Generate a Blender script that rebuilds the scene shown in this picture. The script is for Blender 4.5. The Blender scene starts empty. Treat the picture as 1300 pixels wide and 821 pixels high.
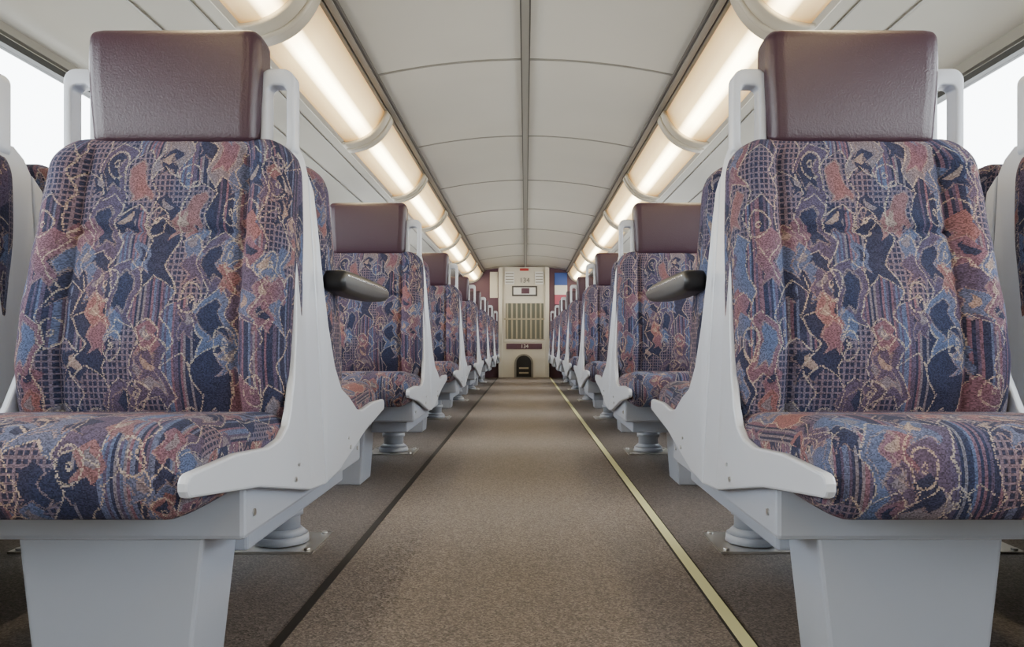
import bpy, bmesh, math
from mathutils import Vector

scene = bpy.context.scene
COL = scene.collection

# ------------------------------------------------------------------ materials
def new_mat(name):
    m = bpy.data.materials.new(name); m.use_nodes = True
    nt = m.node_tree
    b = nt.nodes['Principled BSDF']
    return m, nt, b

def simple(name, col, rough=0.5, metal=0.0, bump=0.0, bscale=200, var=0.0, coat=0.0, spec=None):
    m, nt, b = new_mat(name)
    b.inputs['Base Color'].default_value = (*col, 1)
    b.inputs['Roughness'].default_value = rough
    b.inputs['Metallic'].default_value = metal
    if spec is not None: b.inputs['Specular IOR Level'].default_value = spec
    if coat: b.inputs['Coat Weight'].default_value = coat
    tc = nt.nodes.new('ShaderNodeTexCoord')
    n = nt.nodes.new('ShaderNodeTexNoise'); n.inputs['Scale'].default_value = bscale
    n.inputs['Detail'].default_value = 3
    nt.links.new(tc.outputs['Object'], n.inputs['Vector'])
    if var:
        n2 = nt.nodes.new('ShaderNodeTexNoise'); n2.inputs['Scale'].default_value = 3.0
        nt.links.new(tc.outputs['Object'], n2.inputs['Vector'])
        mx = nt.nodes.new('ShaderNodeMix'); mx.data_type = 'RGBA'
        mx.inputs[6].default_value = (*[c*(1-var) for c in col], 1)
        mx.inputs[7].default_value = (*[min(1, c*(1+var)) for c in col], 1)
        nt.links.new(n2.outputs['Fac'], mx.inputs[0])
        nt.links.new(mx.outputs[2], b.inputs['Base Color'])
    if bump:
        bp = nt.nodes.new('ShaderNodeBump'); bp.inputs['Strength'].default_value = bump
        bp.inputs['Distance'].default_value = 0.002
        nt.links.new(n.outputs['Fac'], bp.inputs['Height'])
        nt.links.new(bp.outputs['Normal'], b.inputs['Normal'])
    return m

def fabric_mat():
    m, nt, b = new_mat('jacquard_fabric')
    N = nt.nodes.new; L = nt.links.new
    tc = N('ShaderNodeTexCoord')
    def vmath(op, a, bvec=None):
        n = N('ShaderNodeVectorMath'); n.operation = op
        L(a, n.inputs[0])
        if bvec is not None: n.inputs[1].default_value = bvec
        return n.outputs[0]
    def M(op, a, v=None, w=None):
        n = N('ShaderNodeMath'); n.operation = op
        for i, s in enumerate((a, v, w)):
            if s is None: continue
            if isinstance(s, (int, float)): n.inputs[i].default_value = s
            else: L(s, n.inputs[i])
        return n.outputs[0]
    def mix(f, a, bcol):
        n = N('ShaderNodeMix'); n.data_type = 'RGBA'
        L(f, n.inputs[0])
        for s, i in ((a, 6), (bcol, 7)):
            if isinstance(s, tuple): n.inputs[i].default_value = (*s, 1)
            else: L(s, n.inputs[i])
        return n.outputs[2]
    def comb(x, y):
        n = N('ShaderNodeCombineXYZ'); L(x, n.inputs[0]); L(y, n.inputs[1]); return n.outputs[0]
    def ramp(f, stops):
        r = N('ShaderNodeValToRGB'); r.color_ramp.interpolation = 'CONSTANT'
        e = r.color_ramp.elements
        e[0].position = 0; e[0].color = (*stops[0][1], 1)
        e[1].position = stops[1][0]; e[1].color = (*stops[1][1], 1)
        for p, c in stops[2:]:
            x = e.new(p); x.color = (*c, 1)
        L(f, r.inputs[0]); return r.outputs[0]
    uv = tc.outputs['UV']
    sn = vmath('SNAP', uv, (0.0022, 0.0017, 1))
    nz = N('ShaderNodeTexNoise'); nz.inputs['Scale'].default_value = 12; nz.inputs['Detail'].default_value = 1
    L(sn, nz.inputs['Vector'])
    w1 = vmath('MULTIPLY', vmath('SUBTRACT', nz.outputs['Color'], (0.5, 0.5, 0.5)), (0.045, 0.03, 0))
    add = N('ShaderNodeVectorMath'); add.operation = 'ADD'; L(sn, add.inputs[0]); L(w1, add.inputs[1])
    sx = N('ShaderNodeSeparateXYZ'); L(add.outputs[0], sx.inputs[0]); X, Y = sx.outputs[0], sx.outputs[1]
    s0 = N('ShaderNodeSeparateXYZ'); L(sn, s0.inputs[0]); X0 = s0.outputs[0]
    navy = (.022, .025, .052); blue = (.070, .086, .145); mauve = (.118, .066, .088)
    purp = (.064, .050, .084); rose = (.150, .078, .082); tan = (.31, .26, .205); grey = (.125, .112, .130)

    def blocks(ox, oy, wcol, hcell, zig, roof):
        """columns with zig-zag sides, divided in pointed house-like cells"""
        x1 = M('ADD', X, ox); y1 = M('ADD', Y, oy)
        xz = M('ADD', x1, M('MULTIPLY', M('PINGPONG', y1, hcell * .43), zig))
        xc = M('DIVIDE', xz, wcol); ci = M('FLOOR', xc); fx = M('FRACT', xc)
        wn = N('ShaderNodeTexWhiteNoise'); wn.noise_dimensions = '1D'; L(ci, wn.inputs['W'])
        yr = M('ADD', M('ADD', y1, M('MULTIPLY', wn.outputs['Value'], .7)), M('MULTIPLY', M('ABSOLUTE', M('SUBTRACT', fx, .5)), roof))
        yc = M('DIVIDE', yr, hcell); cy = M('FLOOR', yc); fy = M('FRACT', yc)
        w2 = N('ShaderNodeTexWhiteNoise'); w2.noise_dimensions = '2D'; L(comb(ci, cy), w2.inputs['Vector'])
        sc = N('ShaderNodeSeparateColor'); L(w2.outputs['Color'], sc.inputs[0])
        return fx, fy, sc.outputs[0], sc.outputs[1], sc.outputs[2]
    # layer A: main blocks
    fx, fy, r, g, bb = blocks(0, 0, .058, .115, .42, .050)
    base = ramp(r, [(0, navy), (.18, purp), (.36, mauve), (.48, blue), (.6, navy), (.7, purp), (.82, grey), (.91, rose)])
    wn = N('ShaderNodeTexWhiteNoise'); wn.noise_dimensions = '1D'
    L(M('SNAP', X0, 0.0045), wn.inputs['W'])
    stripes = ramp(wn.outputs['Value'], [(0, navy), (.3, blue), (.42, purp), (.6, mauve), (.72, navy), (.88, grey)])
    c = mix(M('GREATER_THAN', g, .62), base, stripes)
    # window grid
    br = N('ShaderNodeTexBrick'); br.inputs['Scale'].default_value = 34
    br.inputs['Color1'].default_value = (*navy, 1); br.inputs['Color2'].default_value = (*navy, 1)
    br.inputs['Mortar'].default_value = (*(.115, .092, .118), 1)
    br.inputs['Brick Width'].default_value = .34; br.inputs['Row Height'].default_value = .40
    br.inputs['Mortar Size'].default_value = .065; br.offset = 0
    L(sn, br.inputs['Vector'])
    c = mix(M('GREATER_THAN', bb, .70), c, br.outputs['Color'])
    # nested inner block (concentric frames)
    ax = M('ABSOLUTE', M('SUBTRACT', fx, .5)); ay = M('ABSOLUTE', M('SUBTRACT', fy, .5))
    mxd = M('MAXIMUM', ax, ay)
    inner = M('LESS_THAN', mxd, .30)
    innc = ramp(bb, [(0, blue), (.2, navy), (.4, mauve), (.55, grey), (.65, rose)])
    c = mix(M('MULTIPLY', inner, M('LESS_THAN', g, .34)), c, innc)
    ring = M('MULTIPLY', M('LESS_THAN', M('ABSOLUTE', M('SUBTRACT', mxd, .30)), .028), M('LESS_THAN', g, .34))
    # layer B: smaller offset blocks overlaid in places
    fx2, fy2, r2, g2, b2 = blocks(7.313, 3.177, .036, .052, -.6, .030)
    mB = M('GREATER_THAN', r2, .70)
    cB = ramp(g2, [(0, navy), (.25, blue), (.45, purp), (.65, mauve), (.85, rose)])
    dm = M('ADD', M('ABSOLUTE', M('SUBTRACT', fx2, .5)), M('ABSOLUTE', M('SUBTRACT', fy2, .5)))
    cB2 = mix(M('MULTIPLY', M('LESS_THAN', dm, .30), M('GREATER_THAN', b2, .4)), cB, ramp(b2, [(0, grey), (.6, navy), (.8, (.2, .15, .13))]))
    c = mix(mB, c, cB2)
    eB = M('MULTIPLY', M('MAXIMUM', M('LESS_THAN', fx2, .09), M('LESS_THAN', fy2, .07)), mB)
    # scrolls
    va = N('ShaderNodeTexVoronoi'); va.voronoi_dimensions = '2D'; va.inputs['Scale'].default_value = 8
    L(vmath('MULTIPLY', add.outputs[0], (1.6, 1.0, 1)), va.inputs['Vector'])
    sb = N('ShaderNodeSeparateColor'); L(va.outputs['Color'], sb.inputs[0])
    s3 = M('GREATER_THAN', M('SINE', M('MULTIPLY', va.outputs['Distance'], 34.0)), 0.82)
    s4 = M('MULTIPLY', M('MULTIPLY', s3, M('LESS_THAN', va.outputs['Distance'], .33)), M('GREATER_THAN', sb.outputs[0], 0.5))
    # stitched outlines
    wd = N('ShaderNodeTexWhiteNoise'); wd.noise_dimensions = '2D'; L(sn, wd.inputs['Vector'])
    dots = M('GREATER_THAN', wd.outputs['Value'], .25)
    eA = M('MAXIMUM', M('LESS_THAN', fx, .055), M('LESS_THAN', fy, .030))
    c = mix(M('MULTIPLY', M('MULTIPLY', ring, dots), .6), c, (.20, .155, .14))
    c = mix(M('MULTIPLY', M('MULTIPLY', eB, dots), .65), c, (.20, .145, .135))
    c = mix(M('MULTIPLY', M('MULTIPLY', s4, dots), .75), c, tan)
    c = mix(M('MULTIPLY', M('MULTIPLY', eA, dots), .8), c, tan)
    nb = N('ShaderNodeTexNoise'); nb.inputs['Scale'].default_value = 7
    L(vmath('MULTIPLY', uv, (1.6, .6, 1)), nb.inputs['Vector'])
    hr = N('ShaderNodeValToRGB'); hr.color_ramp.elements[0].position = .38; hr.color_ramp.elements[1].position = .62
    hr.color_ramp.elements[0].color = (.87, .96, 1.12, 1); hr.color_ramp.elements[1].color = (1.16, .98, .95, 1)
    L(nb.outputs['Fac'], hr.inputs[0])
    mu = N('ShaderNodeMix'); mu.data_type = 'RGBA'; mu.blend_type = 'MULTIPLY'; mu.inputs[0].default_value = 1
    L(c, mu.inputs[6]); L(hr.outputs[0], mu.inputs[7])
    wn2 = N('ShaderNodeTexWhiteNoise'); wn2.noise_dimensions = '2D'
    L(vmath('SNAP', uv, (.002, .0016, 1)), wn2.inputs['Vector'])
    wv3 = M('ADD', M('MULTIPLY', wn2.outputs['Value'], 1.0), .5)
    mu2 = N('ShaderNodeVectorMath'); mu2.operation = 'SCALE'
    L(mu.outputs[2], mu2.inputs[0]); L(wv3, mu2.inputs['Scale'])
    L(mu2.outputs[0], b.inputs['Base Color'])
    b.inputs['Roughness'].default_value = .85
    b.inputs['Specular IOR Level'].default_value = .22
    bp = N('ShaderNodeBump'); bp.inputs['Strength'].default_value = .4; bp.inputs['Distance'].default_value = .001
    L(wn2.outputs['Value'], bp.inputs['Height']); L(bp.outputs['Normal'], b.inputs['Normal'])
    return m

def carpet_mat(name, ca, cb, cc):
    m, nt, b = new_mat(name)
    N = nt.nodes.new; L = nt.links.new
    tc = N('ShaderNodeTexCoord')
    v = N('ShaderNodeTexVoronoi'); v.inputs['Scale'].default_value = 260
    L(tc.outputs['Object'], v.inputs['Vector'])
    sc = N('ShaderNodeSeparateColor'); L(v.outputs['Color'], sc.inputs[0])
    r = N('ShaderNodeValToRGB'); e = r.color_ramp.elements
    e[0].position = 0; e[0].color = (*ca, 1); e[1].position = 1; e[1].color = (*cc, 1)
    x = e.new(.5); x.color = (*cb, 1)
    L(sc.outputs[0], r.inputs[0])
    n = N('ShaderNodeTexNoise'); n.inputs['Scale'].default_value = 2.2; n.inputs['Detail'].default_value = 4
    L(tc.outputs['Object'], n.inputs['Vector'])
    mr = N('ShaderNodeMapRange'); mr.inputs[3].default_value = .85; mr.inputs[4].default_value = 1.15
    L(n.outputs['Fac'], mr.inputs[0])
    vm = N('ShaderNodeVectorMath'); vm.operation = 'SCALE'
    L(r.outputs[0], vm.inputs[0]); L(mr.outputs[0], vm.inputs['Scale'])
    L(vm.outputs[0], b.inputs['Base Color'])
    b.inputs['Roughness'].default_value = .5
    b.inputs['Specular IOR Level'].default_value = .5
    bp = N('ShaderNodeBump'); bp.inputs['Strength'].default_value = .35; bp.inputs['Distance'].default_value = .002
    L(v.outputs['Distance'], bp.inputs['Height']); L(bp.outputs['Normal'], b.inputs['Normal'])
    return m

def light_mat():
    m, nt, b = new_mat('fluorescent_diffuser')
    N = nt.nodes.new; L = nt.links.new
    tc = N('ShaderNodeTexCoord')
    s = N('ShaderNodeSeparateXYZ'); L(tc.outputs['UV'], s.inputs[0])
    r = N('ShaderNodeValToRGB'); e = r.color_ramp.elements
    e[0].position = 0; e[0].color = (.85, .50, .17, 1)
    e[1].position = 1; e[1].color = (1.0, .62, .24, 1)
    for p, c in ((.2, (1.6, 1.05, .42)), (.38, (3.0, 2.15, .95)), (.5, (18, 15, 9)), (.62, (18, 15, 9)), (.73, (2.8, 2.0, .9)), (.88, (1.6, 1.05, .44))):
        x = e.new(p); x.color = (*c, 1)
    L(s.outputs[0], r.inputs[0])
    r2 = N('ShaderNodeValToRGB'); e = r2.color_ramp.elements
    e[0].position = 0; e[0].color = (.4, .34, .26, 1); e[1].position = 1; e[1].color = (.4, .34, .26, 1)
    for p in (.2, .8):
        x = e.new(p); x.color = (1, 1, 1, 1)
    L(s.outputs[1], r2.inputs[0])
    mu = N('ShaderNodeMix'); mu.data_type = 'RGBA'; mu.blend_type = 'MULTIPLY'; mu.inputs[0].default_value = 1
    L(r.outputs[0], mu.inputs[6]); L(r2.outputs[0], mu.inputs[7])
    b.inputs['Base Color'].default_value = (.4, .33, .22, 1)
    b.inputs['Roughness'].default_value = .4
    L(mu.outputs[2], b.inputs['Emission Color'])
    b.inputs['Emission Strength'].default_value = 1.0
    return m

def glass_mat():
    m = bpy.data.materials.new('window_glass'); m.use_nodes = True
    nt = m.node_tree; nt.nodes.clear()
    o = nt.nodes.new('ShaderNodeOutputMaterial'); t = nt.nodes.new('ShaderNodeBsdfTransparent')
    t.inputs[0].default_value = (.93, .96, .97, 1)
    g = nt.nodes.new('ShaderNodeBsdfGlossy'); g.inputs['Roughness'].default_value = .03
    mx = nt.nodes.new('ShaderNodeMixShader'); mx.inputs[0].default_value = .05
    nt.links.new(t.outputs[0], mx.inputs[1]); nt.links.new(g.outputs[0], mx.inputs[2])
    nt.links.new(mx.outputs[0], o.inputs[0])
    return m

FAB = fabric_mat()
LEATHER = simple('purple_leather', (.039, .0155, .028), .32, bump=.3, bscale=260, var=.12)
SHELL = simple('grey_plastic_shell', (.49, .515, .585), .30, bump=.05, bscale=400)
SHELL_SHADE = simple('shaded_grey_steel', (.32, .345, .41), .40)  # frame grey darkened: shade under the seats put into the colour
STEEL = simple('brushed_steel', (.6, .6, .6), .35, 1.0)
CHROME = simple('chrome', (.7, .7, .7), .2, 1.0)
BLACK = simple('black_vinyl', (.008, .008, .010), .36, spec=.4)
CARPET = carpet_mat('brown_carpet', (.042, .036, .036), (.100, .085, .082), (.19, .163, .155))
CARPET_LIT = carpet_mat('aisle_carpet', (.066, .053, .048), (.150, .122, .108), (.28, .235, .205))  # same carpet made lighter: reflected light in the aisle put into its colour
CEIL = simple('ceiling_laminate', (.53, .51, .45), .42, var=.05)
WALLM = simple('cream_wall_laminate', (.58, .56, .50), .5, var=.03)
TRIMD = simple('dark_seam_trim', (.08, .075, .07), .5)
TRIMM = simple('mid_grey_trim', (.26, .25, .22), .4)
COLLAR = simple('light_collar_plastic', (.58, .53, .43), .45)
GASKET = simple('black_window_gasket', (.02, .022, .025), .5)
YEL = simple('glow_strip_yellow', (.60, .58, .32), .55, var=.08)
DARKL = simple('dark_floor_seam', (.012, .010, .010), .6)
LIGHT = light_mat()
GLASS = glass_mat()
MAROON = simple('maroon_laminate', (.11, .05, .075), .5)
CREAM = simple('cream_panel', (.70, .66, .57), .5)
GREEN = simple('grille_green_grey', (.15, .16, .13), .5)
SLAT = simple('grille_slat_beige', (.40, .36, .26), .5)
RED = simple('red_sign', (.45, .04, .04), .5)
BLUE = simple('blue_poster', (.04, .09, .35), .5)
PINK = simple('pink_poster', (.45, .10, .16), .5)
WHITE = simple('white_sign', (.8, .8, .78), .5)
DARK = simple('dark_interior', (.012, .012, .015), .6)

# ------------------------------------------------------------------ mesh helpers
def mk(name, me, parent=None, mat=None, smooth=False, loc=(0, 0, 0), rotz=0):
    o = bpy.data.objects.new(name, me); COL.objects.link(o)
    if mat and not me.materials: me.materials.append(mat)
    if smooth:
        for p in me.polygons: p.use_smooth = True
    o.location = loc; o.rotation_euler = (0, 0, rotz)
    if parent: o.parent = parent
    return o

def bm_box(bm, x0, x1, y0, y1, z0, z1, tx=0, mi=0):
    vs = [bm.verts.new((x + (tx if (x == x0 and z == z0) else -tx if z == z0 else 0), y, z))
          for z in (z0, z1) for x, y in ((x0, y0), (x1, y0), (x1, y1), (x0, y1))]
    fs = [(3, 2, 1, 0), (4, 5, 6, 7), (0, 1, 5, 4), (1, 2, 6, 5), (2, 3, 7, 6), (3, 0, 4, 7)]
    for f in fs:
        fc = bm.faces.new([vs[i] for i in f]); fc.material_index = mi
    return vs

def box_mesh(name, boxes, mats, bev=0.0, seg=2):
    bm = bmesh.new()
    for bx in boxes:
        bm_box(bm, *bx[:6], tx=bx[7] if len(bx) > 7 else 0, mi=bx[6] if len(bx) > 6 else 0)
    if bev:
        bmesh.ops.bevel(bm, geom=bm.edges[:], offset=bev, segments=seg, affect='EDGES', profile=.5)
    me = bpy.data.meshes.new(name); bm.to_mesh(me); bm.free()
    for m in mats: me.materials.append(m)
    return me

def spline_closed(pts, n):
    out = []
    K = len(pts); dense = []
    for i in range(K):
        p0, p1, p2, p3 = [Vector(pts[(i + j - 1) % K]) for j in range(4)]
        for s in range(24):
            t = s / 24
            dense.append(.5 * ((2 * p1) + (-p0 + p2) * t + (2 * p0 - 5 * p1 + 4 * p2 - p3) * t * t + (-p0 + 3 * p1 - 3 * p2 + p3) * t ** 3))
    d = [0]
    M = len(dense)
    for i in range(M): d.append(d[-1] + (dense[(i + 1) % M] - dense[i]).length)
    tot = d[-1]; j = 0
    for k in range(n):
        s = tot * k / n
        while d[j + 1] < s: j += 1
        f = (s - d[j]) / max(1e-9, d[j + 1] - d[j])
        out.append(dense[j].lerp(dense[(j + 1) % M], f))
    return out, tot

def pillow(name, pts, w, r, mat, nprof=90, nx=44, nr=7, xf=None, df=None, uvoff=(0, 0)):
    prof, tot = spline_closed(pts, nprof)
    area = sum(prof[i].x * prof[(i + 1) % nprof].y - prof[(i + 1) % nprof].x * prof[i].y for i in range(nprof))
    sg = 1 if area > 0 else -1
    nor = []
    for i in range(nprof):
        t = (prof[(i + 2) % nprof] - prof[i - 2]).normalized()
        nor.append(Vector((t.y, -t.x)) * sg)
    st = []
    for i in range(nr):
        a = i / nr * math.pi / 2
        st.append((-(w - r + r * math.cos(a)), r * (1 - math.sin(a))))
    for i in range(nx + 1):
        st.append((-(w - r) + 2 * (w - r) * i / nx, 0))
    for i in range(nr - 1, -1, -1):
        a = i / nr * math.pi / 2
        st.append(((w - r + r * math.cos(a)), r * (1 - math.sin(a))))
    bm = bmesh.new(); uvl = bm.loops.layers.uv.new('UVMap')
    rows = []
    for x, ins in st:
        row = []
        for i in range(nprof):
            p = prof[i] - nor[i] * ins
            co = Vector((x, p.x, p.y))
            if df: co.y += df(x, p.y, nor[i]) * (1 - ins / r)
            if xf: co.x *= xf(co.z, co.y)
            row.append(bm.verts.new(co))
        rows.append(row)
    for a in range(len(st) - 1):
        for i in range(nprof):
            j = (i + 1) % nprof
            f = bm.faces.new((rows[a][i], rows[a][j], rows[a + 1][j], rows[a + 1][i]))
            f.smooth = True
            ua = st[a][0] + math.copysign(st[a][1], st[a][0]); ub = st[a + 1][0] + math.copysign(st[a + 1][1], st[a + 1][0])
            for lp, (u, v) in zip(f.loops, ((ua, i), (ua, i + 1), (ub, i + 1), (ub, i))):
                lp[uvl].uv = (u + uvoff[0], tot * v / nprof + uvoff[1])
    for ri in (0, -1):
        c = bm.verts.new(sum((v.co for v in rows[ri]), Vector()) / nprof)
        for i in range(nprof):
            j = (i + 1) % nprof
            vv = (rows[ri][j], rows[ri][i], c) if ri == 0 else (rows[ri][i], rows[ri][j], c)
            f = bm.faces.new(vv); f.smooth = True
            for lp in f.loops: lp[uvl].uv = (lp.vert.co.y + uvoff[0], lp.vert.co.z + uvoff[1])
    bmesh.ops.recalc_face_normals(bm, faces=bm.faces[:])
    me = bpy.data.meshes.new(name); bm.to_mesh(me); bm.free(); me.materials.append(mat)
    return me

def plate_mesh(name, poly, xa, xb, mat, xtilt=None, bev=.004):
    bm = bmesh.new()
    f = bm.faces.new([bm.verts.new((xa, y, z)) for y, z in poly])
    e = bmesh.ops.extrude_face_region(bm, geom=[f])
    for v in e['geom']:
        if isinstance(v, bmesh.types.BMVert): v.co.x = xb
    bmesh.ops.recalc_face_normals(bm, faces=bm.faces[:])
    if bev:
        eds = [ed for ed in bm.edges if abs(ed.verts[0].co.x - ed.verts[1].co.x) < 1e-6]
        bmesh.ops.bevel(bm, geom=eds, offset=bev, segments=2, affect='EDGES', profile=.5)
    if xtilt:
        for v in bm.verts: v.co.x += xtilt(v.co.z)
    me = bpy.data.meshes.new(name); bm.to_mesh(me); bm.free(); me.materials.append(mat)
    return me

def sstep(a, b, x):
    t = max(0, min(1, (x - a) / (b - a))); return t * t * (3 - 2 * t)

# ------------------------------------------------------------------ seat parts (local: unit centre at origin, -Y = toward viewer)
def back_df(x, z, n):
    wgt = max(0, -n.x) ** .5 if n.x < 0 else 0
    ax = abs(x)
    d = -.022 * sstep(.165, .205, ax) * (1 - .3 * sstep(.22, .25, ax)) * sstep(1.0, .93, z)
    d += .013 * math.exp(-((ax - .168) / .007) ** 2) * sstep(.99, .95, z)
    if ax < .17:
        d += .013 * math.exp(-((z - .80) / .006) ** 2)
        d -= .012 * math.cos(ax / .17 * math.pi / 2) * (.5 + .5 * math.cos((z - .62) * 9))
    d += .0022 * math.sin(z * 60 + x * 25) * math.sin(x * 38 + 1)
    return d * wgt
def back_xf(z, y):
    f = 1 - .06 * (z - .42) / .58
    if z > .925: f *= 1 - .13 * ((z - .925) / .075) ** 2.2
    if y > -.10 and z < .8: f *= 1 - .05 * sstep(-.12, -.05, y) * sstep(.8, .6, z)
    return f
BACK = pillow('backrest', [(-.18, .405), (-.218, .45), (-.235, .54), (-.225, .64), (-.195, .76), (-.165, .88), (-.145, .96),
                           (-.120, .995), (-.085, .994), (-.055, .96), (-.055, .80), (-.085, .60), (-.12, .44), (-.15, .40)],
              .262, .042, FAB, nprof=130, nx=70, xf=back_xf, df=back_df, uvoff=(.3, .1))
CUSH = pillow('seat_cushion', [(-.585, .338), (-.622, .352), (-.638, .395), (-.628, .445), (-.59, .468), (-.50, .473), (-.36, .462),
                               (-.22, .452), (-.15, .43), (-.145, .39), (-.20, .36), (-.40, .342)],
              .262, .045, FAB, nprof=110, nx=40, uvoff=(1.3, 2.1))
def dent(x, z, n):
    return 0.003 * math.exp(-((abs(x) - .152) / .003) ** 2) * (1 if n.x < 0 else 0)
HEAD = pillow('headrest', [(-.118, .985), (-.132, 1.0), (-.138, 1.09), (-.136, 1.19), (-.122, 1.215), (-.09, 1.219), (-.055, 1.21),
                           (-.045, 1.18), (-.045, 1.02), (-.055, .99), (-.09, .982)], .175, .026, LEATHER, nprof=90, nx=60,
              xf=lambda z, y: .955 + .045 * sstep(.98, 1.16, z), df=dent)

def arc(cx, cy, r, a0, a1, n=6):
    return [(cx + r * math.cos(math.radians(a0 + (a1 - a0) * i / n)), cy + r * math.sin(math.radians(a0 + (a1 - a0) * i / n))) for i in range(n + 1)]
low = [(-.002, .275), (-.12, .285), (-.40, .345), (-.645, .378)] + arc(-.65, .395, .017, 270, 90, 5) + \
      [(-.50, .415), (-.36, .405), (-.30, .412), (-.262, .430)]
polyF = low + [(-.235, .462), (-.205, .52), (-.175, .62), (-.145, .74), (-.115, .87), (-.105, .96), (-.10, .985), (-.08, 1.0), (-.05, 1.0), (-.02, .98), (-.002, .95)]
polyB = low + [(-.225, .448), (-.15, .475), (-.10, .53), (-.065, .62), (-.05, .72), (-.042, .85), (-.034, .92), (-.002, .95)]
def tilt(z):
    return -.06 * max(0, min(z, .64) - .42) - .085 * max(0, z - .64)
XO, XI = .275, .260
PAN_R = plate_mesh('side_panel_r', polyF, XI, XO, SHELL, tilt)
PAN_L = plate_mesh('side_panel_l', polyF, -XO, -XI, SHELL, lambda z: -tilt(z))
PBN_R = plate_mesh('side_panel_br', polyB, XI, XO, SHELL, tilt)
PBN_L = plate_mesh('side_panel_bl', polyB, -XO, -XI, SHELL, lambda z: -tilt(z))

def ring_mesh(name, x0, x1, z0, z1, t_side, t_top, t_bot, ro, ri, y0, y1, mat):
    def rr(a, b, c, d, r):
        return arc(b - r, d - r, r, 0, 90) + arc(a + r, d - r, r, 90, 180) + arc(a + r, c + r, r, 180, 270) + arc(b - r, c + r, r, 270, 360)
    O = rr(x0, x1, z0, z1, ro); I = rr(x0 + t_side, x1 - t_side, z0 + t_bot, z1 - t_top, ri)
    bm = bmesh.new(); n = len(O)
    vo = {}
    for k, y in enumerate((y0, y1)):
        vo[k] = ([bm.verts.new((p[0], y, p[1])) for p in O], [bm.verts.new((p[0], y, p[1])) for p in I])
    for i in range(n):
        j = (i + 1) % n
        bm.faces.new((vo[0][0][i], vo[0][0][j], vo[0][1][j], vo[0][1][i]))
        bm.faces.new((vo[1][0][i], vo[1][0][j], vo[1][1][j], vo[1][1][i]))
        bm.faces.new((vo[0][0][i], vo[0][0][j], vo[1][0][j], vo[1][0][i]))
        bm.faces.new((vo[0][1][i], vo[0][1][j], vo[1][1][j], vo[1][1][i]))
    bmesh.ops.recalc_face_normals(bm, faces=bm.faces[:])
    eds = [e for e in bm.edges if abs(e.verts[0].co.y - e.verts[1].co.y) < 1e-6 and len(e.link_faces) == 2 and
           abs(e.link_faces[0].normal.dot(e.link_faces[1].normal)) < .5]
    bmesh.ops.bevel(bm, geom=eds, offset=.005, segments=3, affect='EDGES', profile=.5)
    me = bpy.data.meshes.new(name); bm.to_mesh(me); bm.free(); me.materials.append(mat)
    for p in me.polygons: p.use_smooth = True
    return me
RING_R = ring_mesh('grab_handle_r', .166, .237, .965, 1.145, .017, .034, .02, .024, .012, -.105, -.065, SHELL)
RING_L = ring_mesh('grab_handle_l', -.237, -.166, .965, 1.145, .017, .034, .02, .024, .012, -.105, -.065, SHELL)

CAP = box_mesh('frame_crossbar', [(-.205, .205, -.03, .03, .86, .965, 0), (-.15, .15, -.10, -.05, .95, 1.0, 0), (-.235, .235, -.03, .03, .40, .80, 0)], [SHELL_SHADE], .006)
PAN = box_mesh('seat_pan', [(-.255, .255, -.42, .42, .262, .372, 0), (-.09, .09, .40, .60, .30, .37, 0)], [SHELL_SHADE], .008)
LEGS = {}
for sg in (1, -1):
    a, b_ = sorted((sg * -.20, sg * .05)); c, d = sorted((sg * -.12, sg * .185))
    LEGS[sg, 0] = box_mesh('pedestal_box', [(c, d, -.41, -.26, .0, .265, 0, .03), (-.20, .20, -.26, .45, .20, .265, 0)], [SHELL_SHADE], .006)
    LEGS[sg, 1] = box_mesh('pedestal_box', [(a, b_, -.40, -.20, .0, .265, 0, .02), (-.20, .20, -.26, .45, .20, .265, 0)], [SHELL_SHADE], .006)

def cyl(bm, r, z0, z1, x=0, y=0, n=32, r2=None):
    r2 = r if r2 is None else r2
    a = [bm.verts.new((x + r * math.cos(2 * math.pi * i / n), y + r * math.sin(2 * math.pi * i / n), z0)) for i in range(n)]
    b = [bm.verts.new((x + r2 * math.cos(2 * math.pi * i / n), y + r2 * math.sin(2 * math.pi * i / n), z1)) for i in range(n)]
    for i in range(n):
        j = (i + 1) % n
        f = bm.faces.new((a[i], a[j], b[j], b[i])); f.smooth = True
    bm.faces.new(b); bm.faces.new(a[::-1])
bm = bmesh.new()
cyl(bm, .052, .008, .305, 0, .54); cyl(bm, .078, .008, .030, 0, .54, r2=.074); cyl(bm, .072, .030, .048, 0, .54, r2=.054)
cyl(bm, .060, .085, .105, 0, .54)
POST = bpy.data.meshes.new('pedestal_post'); bm.to_mesh(POST); bm.free(); POST.materials.append(SHELL_SHADE)
bm = bmesh.new()
bm_box(bm, -.12, .12, .43, .65, 0, .006)
for sx in (-.1, .1):
    for sy in (.45, .63): cyl(bm, .009, .006, .012, sx, sy, 10)
PLATE = bpy.data.meshes.new('floor_plate'); bm.to_mesh(PLATE); bm.free(); PLATE.materials.append(STEEL)
bm = bmesh.new()
def xcyl(bm, x0, x1, y, z, r, n=12):
    a = [bm.verts.new((x0, y + r * math.cos(6.2832 * i / n), z + r * math.sin(6.2832 * i / n))) for i in range(n)]
    b = [bm.verts.new((x1, y + r * math.cos(6.2832 * i / n), z + r * math.sin(6.2832 * i / n))) for i in range(n)]
    for i in range(n): bm.faces.new((a[i], a[(i + 1) % n], b[(i + 1) % n], b[i]))
    bm.faces.new(a); bm.faces.new(b)
for s in (1, -1):
    xcyl(bm, s * .25, s * .278, -.22, .325, .005); xcyl(bm, s * .25, s * .278, -.20, .35, .0035); xcyl(bm, s * .25, s * .258, -.38, .30, .006)
bmesh.ops.recalc_face_normals(bm, faces=bm.faces[:])
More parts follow.
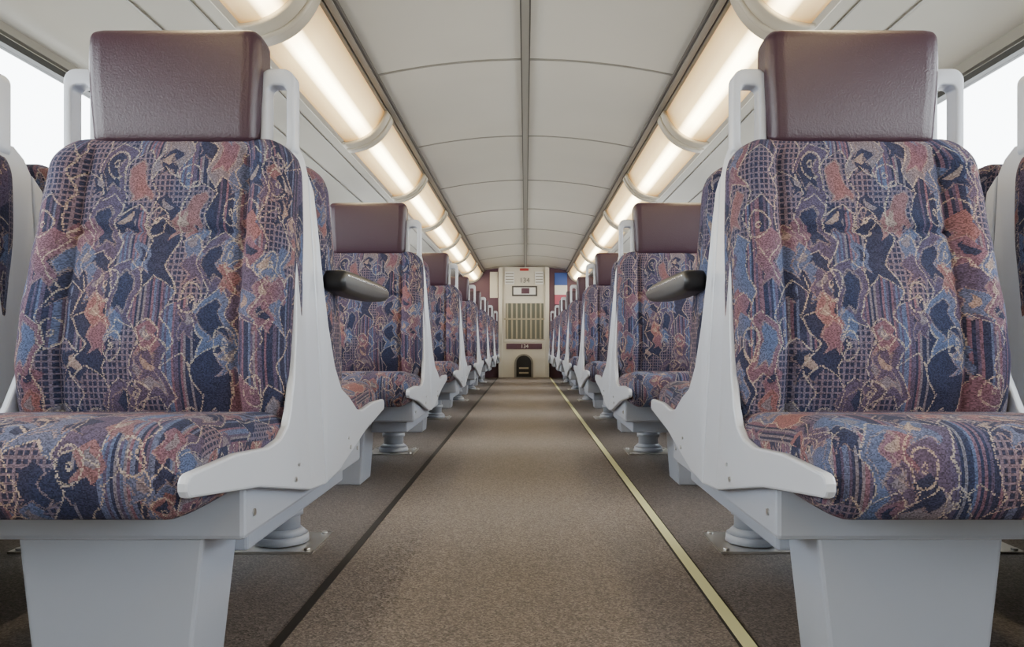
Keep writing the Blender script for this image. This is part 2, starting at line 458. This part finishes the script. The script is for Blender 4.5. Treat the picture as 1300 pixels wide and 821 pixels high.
BOLT = bpy.data.meshes.new('bolts'); bm.to_mesh(BOLT); bm.free(); BOLT.materials.append(STEEL)

ARM = pillow('armrest_pad', [(.10, .702), (.075, .718), (.08, .742), (.13, .754), (.45, .755), (.60, .750), (.635, .736), (.615, .714), (.50, .702), (.25, .697)],
             .027, .013, BLACK, nprof=80, nx=10)
ARMC = box_mesh('armrest_chrome', [(-.0278, .0278, .11, .59, .7385, .7435, 0)], [CHROME], .0015)

# ------------------------------------------------------------------ place seats
XL, XR = -.710, .662
PITCH = .605
P = 1.83; Y0 = 1.62
def seat(x, y, two=True, arm=0, k0=0):
    e = bpy.data.objects.new('train_seat', None); COL.objects.link(e)
    e.location = (x, y, 0); e.empty_display_size = .1
    for k in range(2 if two else 1):
        rz = math.pi * k
        mk('seat_cushion', CUSH, e, rotz=rz); mk('backrest', BACK, e, rotz=rz)
        mk('side_panel_right', PBN_R if k else PAN_R, e, rotz=rz); mk('side_panel_left', PBN_L if k else PAN_L, e, rotz=rz)
        mk('bolts', BOLT, e, rotz=rz)
    mk('headrest', HEAD, e)
    mk('grab_handle_right', RING_R, e); mk('grab_handle_left', RING_L, e)
    mk('frame_crossbar', CAP, e)
    mk('seat_pan', PAN, e); mk('pedestal_box', LEGS[1 if x < 0 else -1, 0 if k0 == 0 else 1], e)
    if two:
        mk('pedestal_post', POST, e); mk('floor_plate', PLATE, e)
    if arm:
        mk('armrest_pad', ARM, e, loc=(arm, 0, 0), smooth=True); mk('armrest_chrome', ARMC, e, loc=(arm, 0, 0))
    return e
for k in range(7):
    y = Y0 + P * k
    two = k < 6
    seat(XL, y, two, .270 if k == 0 else 0, k)
    seat(XR, y, two, -.270 if k == 0 else 0, k)
    seat(XL - PITCH, y, two, 0, k); seat(XR + PITCH, y, two, 0, k)

# ------------------------------------------------------------------ room
H = .58
YA, YB = -1.9, 12.9
WL, WR = -1.61, 1.56
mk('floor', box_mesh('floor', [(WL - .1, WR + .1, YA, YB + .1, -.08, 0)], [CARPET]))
mk('aisle_carpet', box_mesh('aisle_carpet', [(-.470, .415, YA + .02, YB - .02, 0, .004)], [CARPET_LIT]))
mk('trim_1', box_mesh('trim_1', [(-.488, -.467, YA + .02, YB - .02, 0, .006)], [DARKL]))
mk('trim_2', box_mesh('trim_2', [(.414, .441, YA + .02, YB - .02, 0, .0065, 0), (.408, .4145, YA + .02, YB - .02, 0, .005, 1), (.4405, .446, YA + .02, YB - .02, 0, .005, 1)], [YEL, DARKL]))

def ribbon(name, prof, y0, y1, mat, uv=False, smooth=True, thick=0.0, ny=1):
    bm = bmesh.new(); uvl = bm.loops.layers.uv.new('UVMap')
    n = len(prof)
    rows = [[bm.verts.new((p[0], y0 + (y1 - y0) * k / ny, p[1])) for p in prof] for k in range(ny + 1)]
    for k in range(ny):
        for i in range(n - 1):
            f = bm.faces.new((rows[k][i], rows[k][i + 1], rows[k + 1][i + 1], rows[k + 1][i])); f.smooth = smooth
            for lp, (u, v) in zip(f.loops, ((i, k), (i + 1, k), (i + 1, k + 1), (i, k + 1))):
                lp[uvl].uv = (u / (n - 1), v / ny)
    me = bpy.data.meshes.new(name); bm.to_mesh(me); bm.free(); me.materials.append(mat)
    o = mk(name, me)
    if thick:
        md = o.modifiers.new('s', 'SOLIDIFY'); md.thickness = thick; md.offset = 0
    return o
CT, CE, XE = 1.365, 1.285, .725
def cz(x): return H + CT - (CT - CE) * (abs(x) / XE) ** 2
cprof = [(XE * (i / 12 - 1), cz(XE * (i / 12 - 1))) for i in range(25)]
def shell_side(s, W):
    return [(s * .725, H + 1.285), (s * .76, H + 1.30), (s * .98, H + 1.20), (s * 1.15, H + 1.185), (s * 1.32, H + 1.15), (s * 1.45, H + 1.09), (s * 1.53, H + 1.03), (W, H + .975)]
full = shell_side(-1, WL)[::-1] + cprof[1:-1] + shell_side(1, WR)
ribbon('ceiling', full, YA, YB, CEIL, thick=.01, ny=1)
mk('trim_3', box_mesh('trim_3', [(-.016, .016, YA, YB, H + CT - .022, H + CT - .004, 0), (-.022, -.016, YA, YB, H + CT - .014, H + CT - .002, 1), (.016, .022, YA, YB, H + CT - .014, H + CT - .002, 1)], [TRIMM, TRIMD]))
bm = bmesh.new()
y = 3.53 - 1.3 * 4
while y < YB:
    for i in range(24):
        a, b2 = cprof[i], cprof[i + 1]
        vs = [bm.verts.new((px, yy, pz - dz)) for dz in (.004, .009) for (px, pz), yy in ((a, y - .008), (b2, y - .008), (b2, y + .008), (a, y + .008))]
        for f in ((3, 2, 1, 0), (4, 5, 6, 7), (0, 1, 5, 4), (2, 3, 7, 6)): bm.faces.new([vs[q] for q in f])
    y += 1.3
bmesh.ops.recalc_face_normals(bm, faces=bm.faces[:])
me = bpy.data.meshes.new('trim_4'); bm.to_mesh(me); bm.free(); mk('trim_4', me, mat=TRIMM)
for i, s in enumerate((-1, 1)):
    def bx(a, b, z0, z1, m): return (min(s * a, s * b), max(s * a, s * b), YA, YB, H + z0, H + z1, m)
    mk('trim_%d' % (5 + i), box_mesh('rail', [bx(.700, .712, 1.268, 1.284, 1), bx(.712, .740, 1.262, 1.285, 0), bx(.740, .748, 1.272, 1.29, 1), bx(.748, .762, 1.258, 1.29, 0)], [TRIMM, TRIMD]))
    mk('trim_%d' % (7 + i), box_mesh('cove_line', [bx(1.145, 1.152, 1.174, 1.182, 0), bx(1.315, 1.322, 1.138, 1.147, 0)], [TRIMM]))

for i, s in enumerate((-1, 1)):
    e = bpy.data.objects.new('ceiling_light_strip', None); COL.objects.link(e)
    A = Vector((.765, 1.262)); B = Vector((.985, 1.10))
    dirv = (B - A); nrm = Vector((dirv.y, -dirv.x)).normalized()
    if nrm.y > 0: nrm = -nrm
    def pr(bulge, ext=0.0, off=0):
        out = []
        for k in range(17):
            t = k / 16
            q = A + dirv * (t * (1 + 2 * ext) - ext) + nrm * (off + bulge * math.sin(math.pi * t) ** .8)
            out.append((s * q.x, H + q.y))
        return out
    yc = 2.60 - 1.47 * 3
    while yc < YB:
        y1 = min(yc + 1.47, YB)
        o = ribbon('diffuser', pr(.045), max(yc, YA) + .0, y1, LIGHT); o.parent = e
        o = ribbon('collar', pr(.05, .04, .014), max(yc - .085, YA), min(yc + .085, YB), COLLAR, thick=.018); o.parent = e
        o = ribbon('collar_rib', pr(.052, .05, .026), max(yc - .012, YA), min(yc + .012, YB), COLLAR, thick=.012); o.parent = e
        yc += 1.47
    def q(a): return (s * a[0], H + a[1])
    o = ribbon('housing_lip', [q((.975, 1.095)), q((.995, 1.088)), q((1.01, 1.10)), q((1.01, 1.20))], YA, YB, COLLAR, smooth=False, thick=.004); o.parent = e

PW = .13
for i, (W, s) in enumerate(((WL, -1), (WR, 1))):
    a, b = sorted((W, W + s * .06))
    zb, zt = .78, 1.525
    boxes = [(a, b, YA, YB, 0, zb, 0), (a, b, YA, YB, zt, 1.60, 0)]
    wins = []
    pc = 1.72 - P * 2
    pil = [pc + P * k for k in range(9)]
    lo = YA
    for p in pil:
        y0, y1 = max(YA, p - PW), min(YB, p + PW)
        if y1 <= YA: continue
        boxes.append((a, b, y0, y1, zb, zt, 0))
        if y0 > lo: wins.append((lo, y0))
        lo = y1
    if lo < YB: wins.append((lo, YB))
    mk('wall_' + ('left' if s < 0 else 'right'), box_mesh('wall', boxes, [WALLM]))
    ia, ib = sorted((W - s * .012, W + s * .03))
    for j, (y0, y1) in enumerate(wins):
        g = .022
        fr = [(ia, ib, y0, y1, zt - g, zt, 0), (ia, ib, y0, y1, zb, zb + g, 0), (ia, ib, y0, y0 + g, zb + g, zt - g, 0), (ia, ib, y1 - g, y1, zb + g, zt - g, 0)]
        ga, gb_ = sorted((W + s * .012, W + s * .016))
        fr.append((ga, gb_, y0 + g, y1 - g, zb + g, zt - g, 1))
        mk('window_%d' % (j + 1 + i * 20), box_mesh('window', fr, [GASKET, GLASS]))
    ta, tb = sorted((W, W - s * .02))
    mk('trim_%d' % (20 + i), box_mesh('t', [(ta, tb, YA, YB, 1.535, 1.575, 0)], [TRIMM]))
    ta, tb = sorted((W, W - s * .035))
    mk('baseboard_' + ('left' if s < 0 else 'right'), box_mesh('t', [(ta, tb, YA, YB, 0, .12, 0)], [TRIMM]))
mk('wall_back_blocker', box_mesh('wb', [(WL - .06, WR + .06, YA - .06, YA, 0, 2.05)], [WALLM]))  # unseen wall behind the camera, added to keep sky light out
mk('wall_front', box_mesh('wf', [(WL - .06, WR + .06, YB, YB + .06, 0, 2.05)], [MAROON]))

S = 72.9
def ex(px): return (px - 667) / S
def ez(py): return H + (437 - py) / S
bh = bpy.data.objects.new('end_bulkhead', None); COL.objects.link(bh); bh.location = (0, YB, 0)
def pbox(name, x0, y0, x1, y1, d, mat, d0=0.0, bev=.003):
    me = box_mesh(name, [(ex(x0), ex(x1), -d, -d0, max(.0, ez(y1)), ez(y0))], [mat], bev, 1)
    return mk(name, me, bh)
pbox('centre_panel', 633, 339, 697, 479, .04, CREAM)
pbox('upper_left_panel', 622, 345, 632, 378, .02, CREAM)
pbox('door_jamb_left', 633, 339, 638, 479, .09, CREAM)
pbox('door_jamb_right', 692, 339, 697, 479, .09, CREAM)
pbox('grille_frame', 639, 380, 692, 434, .055, CREAM, .04)
pbox('grille_back', 642, 385, 690, 430, .06, GREEN, .05)
for k in range(8):
    pbox('grille_slat', 643 + k * 6, 385, 645.2 + k * 6, 430, .075, SLAT, .06)
pbox('grille_rail', 640, 404, 691, 406, .08, SLAT, .06)
pbox('purple_band', 643, 436, 688, 443, .055, MAROON, .04)
pbox('sign_exit', 660, 341, 671, 344, .07, RED, .04)
pbox('sign_frame', 650, 363, 682, 376, .06, TRIMD, .04)
pbox('sign_face', 652, 365, 680, 374, .065, WHITE, .06)
pbox('sign_center', 662, 366, 672, 373, .07, MAROON, .065)
pbox('vent_left', 641, 345, 653, 361, .06, WHITE, .04)
pbox('vent_right', 679, 345, 690, 361, .06, WHITE, .04)
for k in range(4):
    pbox('vent_slot', 642, 347 + k * 3.6, 652, 348.2 + k * 3.6, .065, TRIMM, .06, 0)
    pbox('vent_slot', 680, 347 + k * 3.6, 689, 348.2 + k * 3.6, .065, TRIMM, .06, 0)
def arch(name, cx, y0, y1, hw, d, mat, d0):
    zt = ez(y0); zb = max(0, ez(y1)); r = hw / S
    pts = [(ex(cx) - r, zb), (ex(cx) + r, zb)] + arc(ex(cx), zt - r, r, 0, 180, 10)
    bm = bmesh.new()
    f = bm.faces.new([bm.verts.new((p[0], -d, p[1])) for p in pts])
    g = bmesh.ops.extrude_face_region(bm, geom=[f])
    for v in g['geom']:
        if isinstance(v, bmesh.types.BMVert): v.co.y = -d0
    bmesh.ops.recalc_face_normals(bm, faces=bm.faces[:])
    me = bpy.data.meshes.new(name); bm.to_mesh(me); bm.free(); me.materials.append(mat)
    return mk(name, me, bh)
arch('hatch_frame', 665, 449, 479, 12, .055, TRIMM, .04)
arch('hatch_opening', 665, 451, 478, 9.5, .062, DARK, .055)
pbox('hatch_step', 659, 466, 671, 468, .07, SLAT, .06, 0)
pbox('hatch_step', 659, 472, 671, 474, .07, SLAT, .06, 0)
pbox('poster_blue', 704, 346, 720, 362, .015, BLUE)
pbox('poster_white', 704, 362, 720, 374, .015, WHITE)
pbox('poster_red', 704, 374, 720, 386, .015, PINK)
def text(body, px, py, size, mat):
    c = bpy.data.curves.new('lettering', 'FONT'); c.body = body; c.size = size; c.align_x = 'CENTER'; c.extrude = .002
    o = bpy.data.objects.new('lettering', c); COL.objects.link(o); o.parent = bh
    o.location = (ex(px), -.075, ez(py)); o.rotation_euler = (math.pi / 2, 0, 0); c.materials.append(mat)
text('134', 666, 359, .12, TRIMD)
text('134', 666, 441.5, .09, WHITE)

# ------------------------------------------------------------------ world + light
w = bpy.data.worlds.new('sky'); scene.world = w; w.use_nodes = True
nt = w.node_tree; bg = nt.nodes['Background']
tc = nt.nodes.new('ShaderNodeTexCoord'); sp = nt.nodes.new('ShaderNodeSeparateXYZ')
nt.links.new(tc.outputs['Generated'], sp.inputs[0])
r = nt.nodes.new('ShaderNodeValToRGB')
r.color_ramp.elements[0].position = .45; r.color_ramp.elements[0].color = (.52, .51, .50, 1)
r.color_ramp.elements[1].position = .55; r.color_ramp.elements[1].color = (.96, .98, 1.0, 1)
mr = nt.nodes.new('ShaderNodeMapRange'); mr.inputs[1].default_value = -1
nt.links.new(sp.outputs[2], mr.inputs[0]); nt.links.new(mr.outputs[0], r.inputs[0]); nt.links.new(r.outputs[0], bg.inputs[0])
bg.inputs[1].default_value = 12.5

cam = bpy.data.cameras.new('camera'); co = bpy.data.objects.new('camera', cam); COL.objects.link(co)
co.location = (0, 0, H); co.rotation_euler = (math.pi / 2, 0, 0)
cam.sensor_width = 36; cam.lens = 940 / 1300 * 36
cam.shift_x = -17 / 1300; cam.shift_y = 26.5 / 1300
cam.clip_start = .02
scene.camera = co
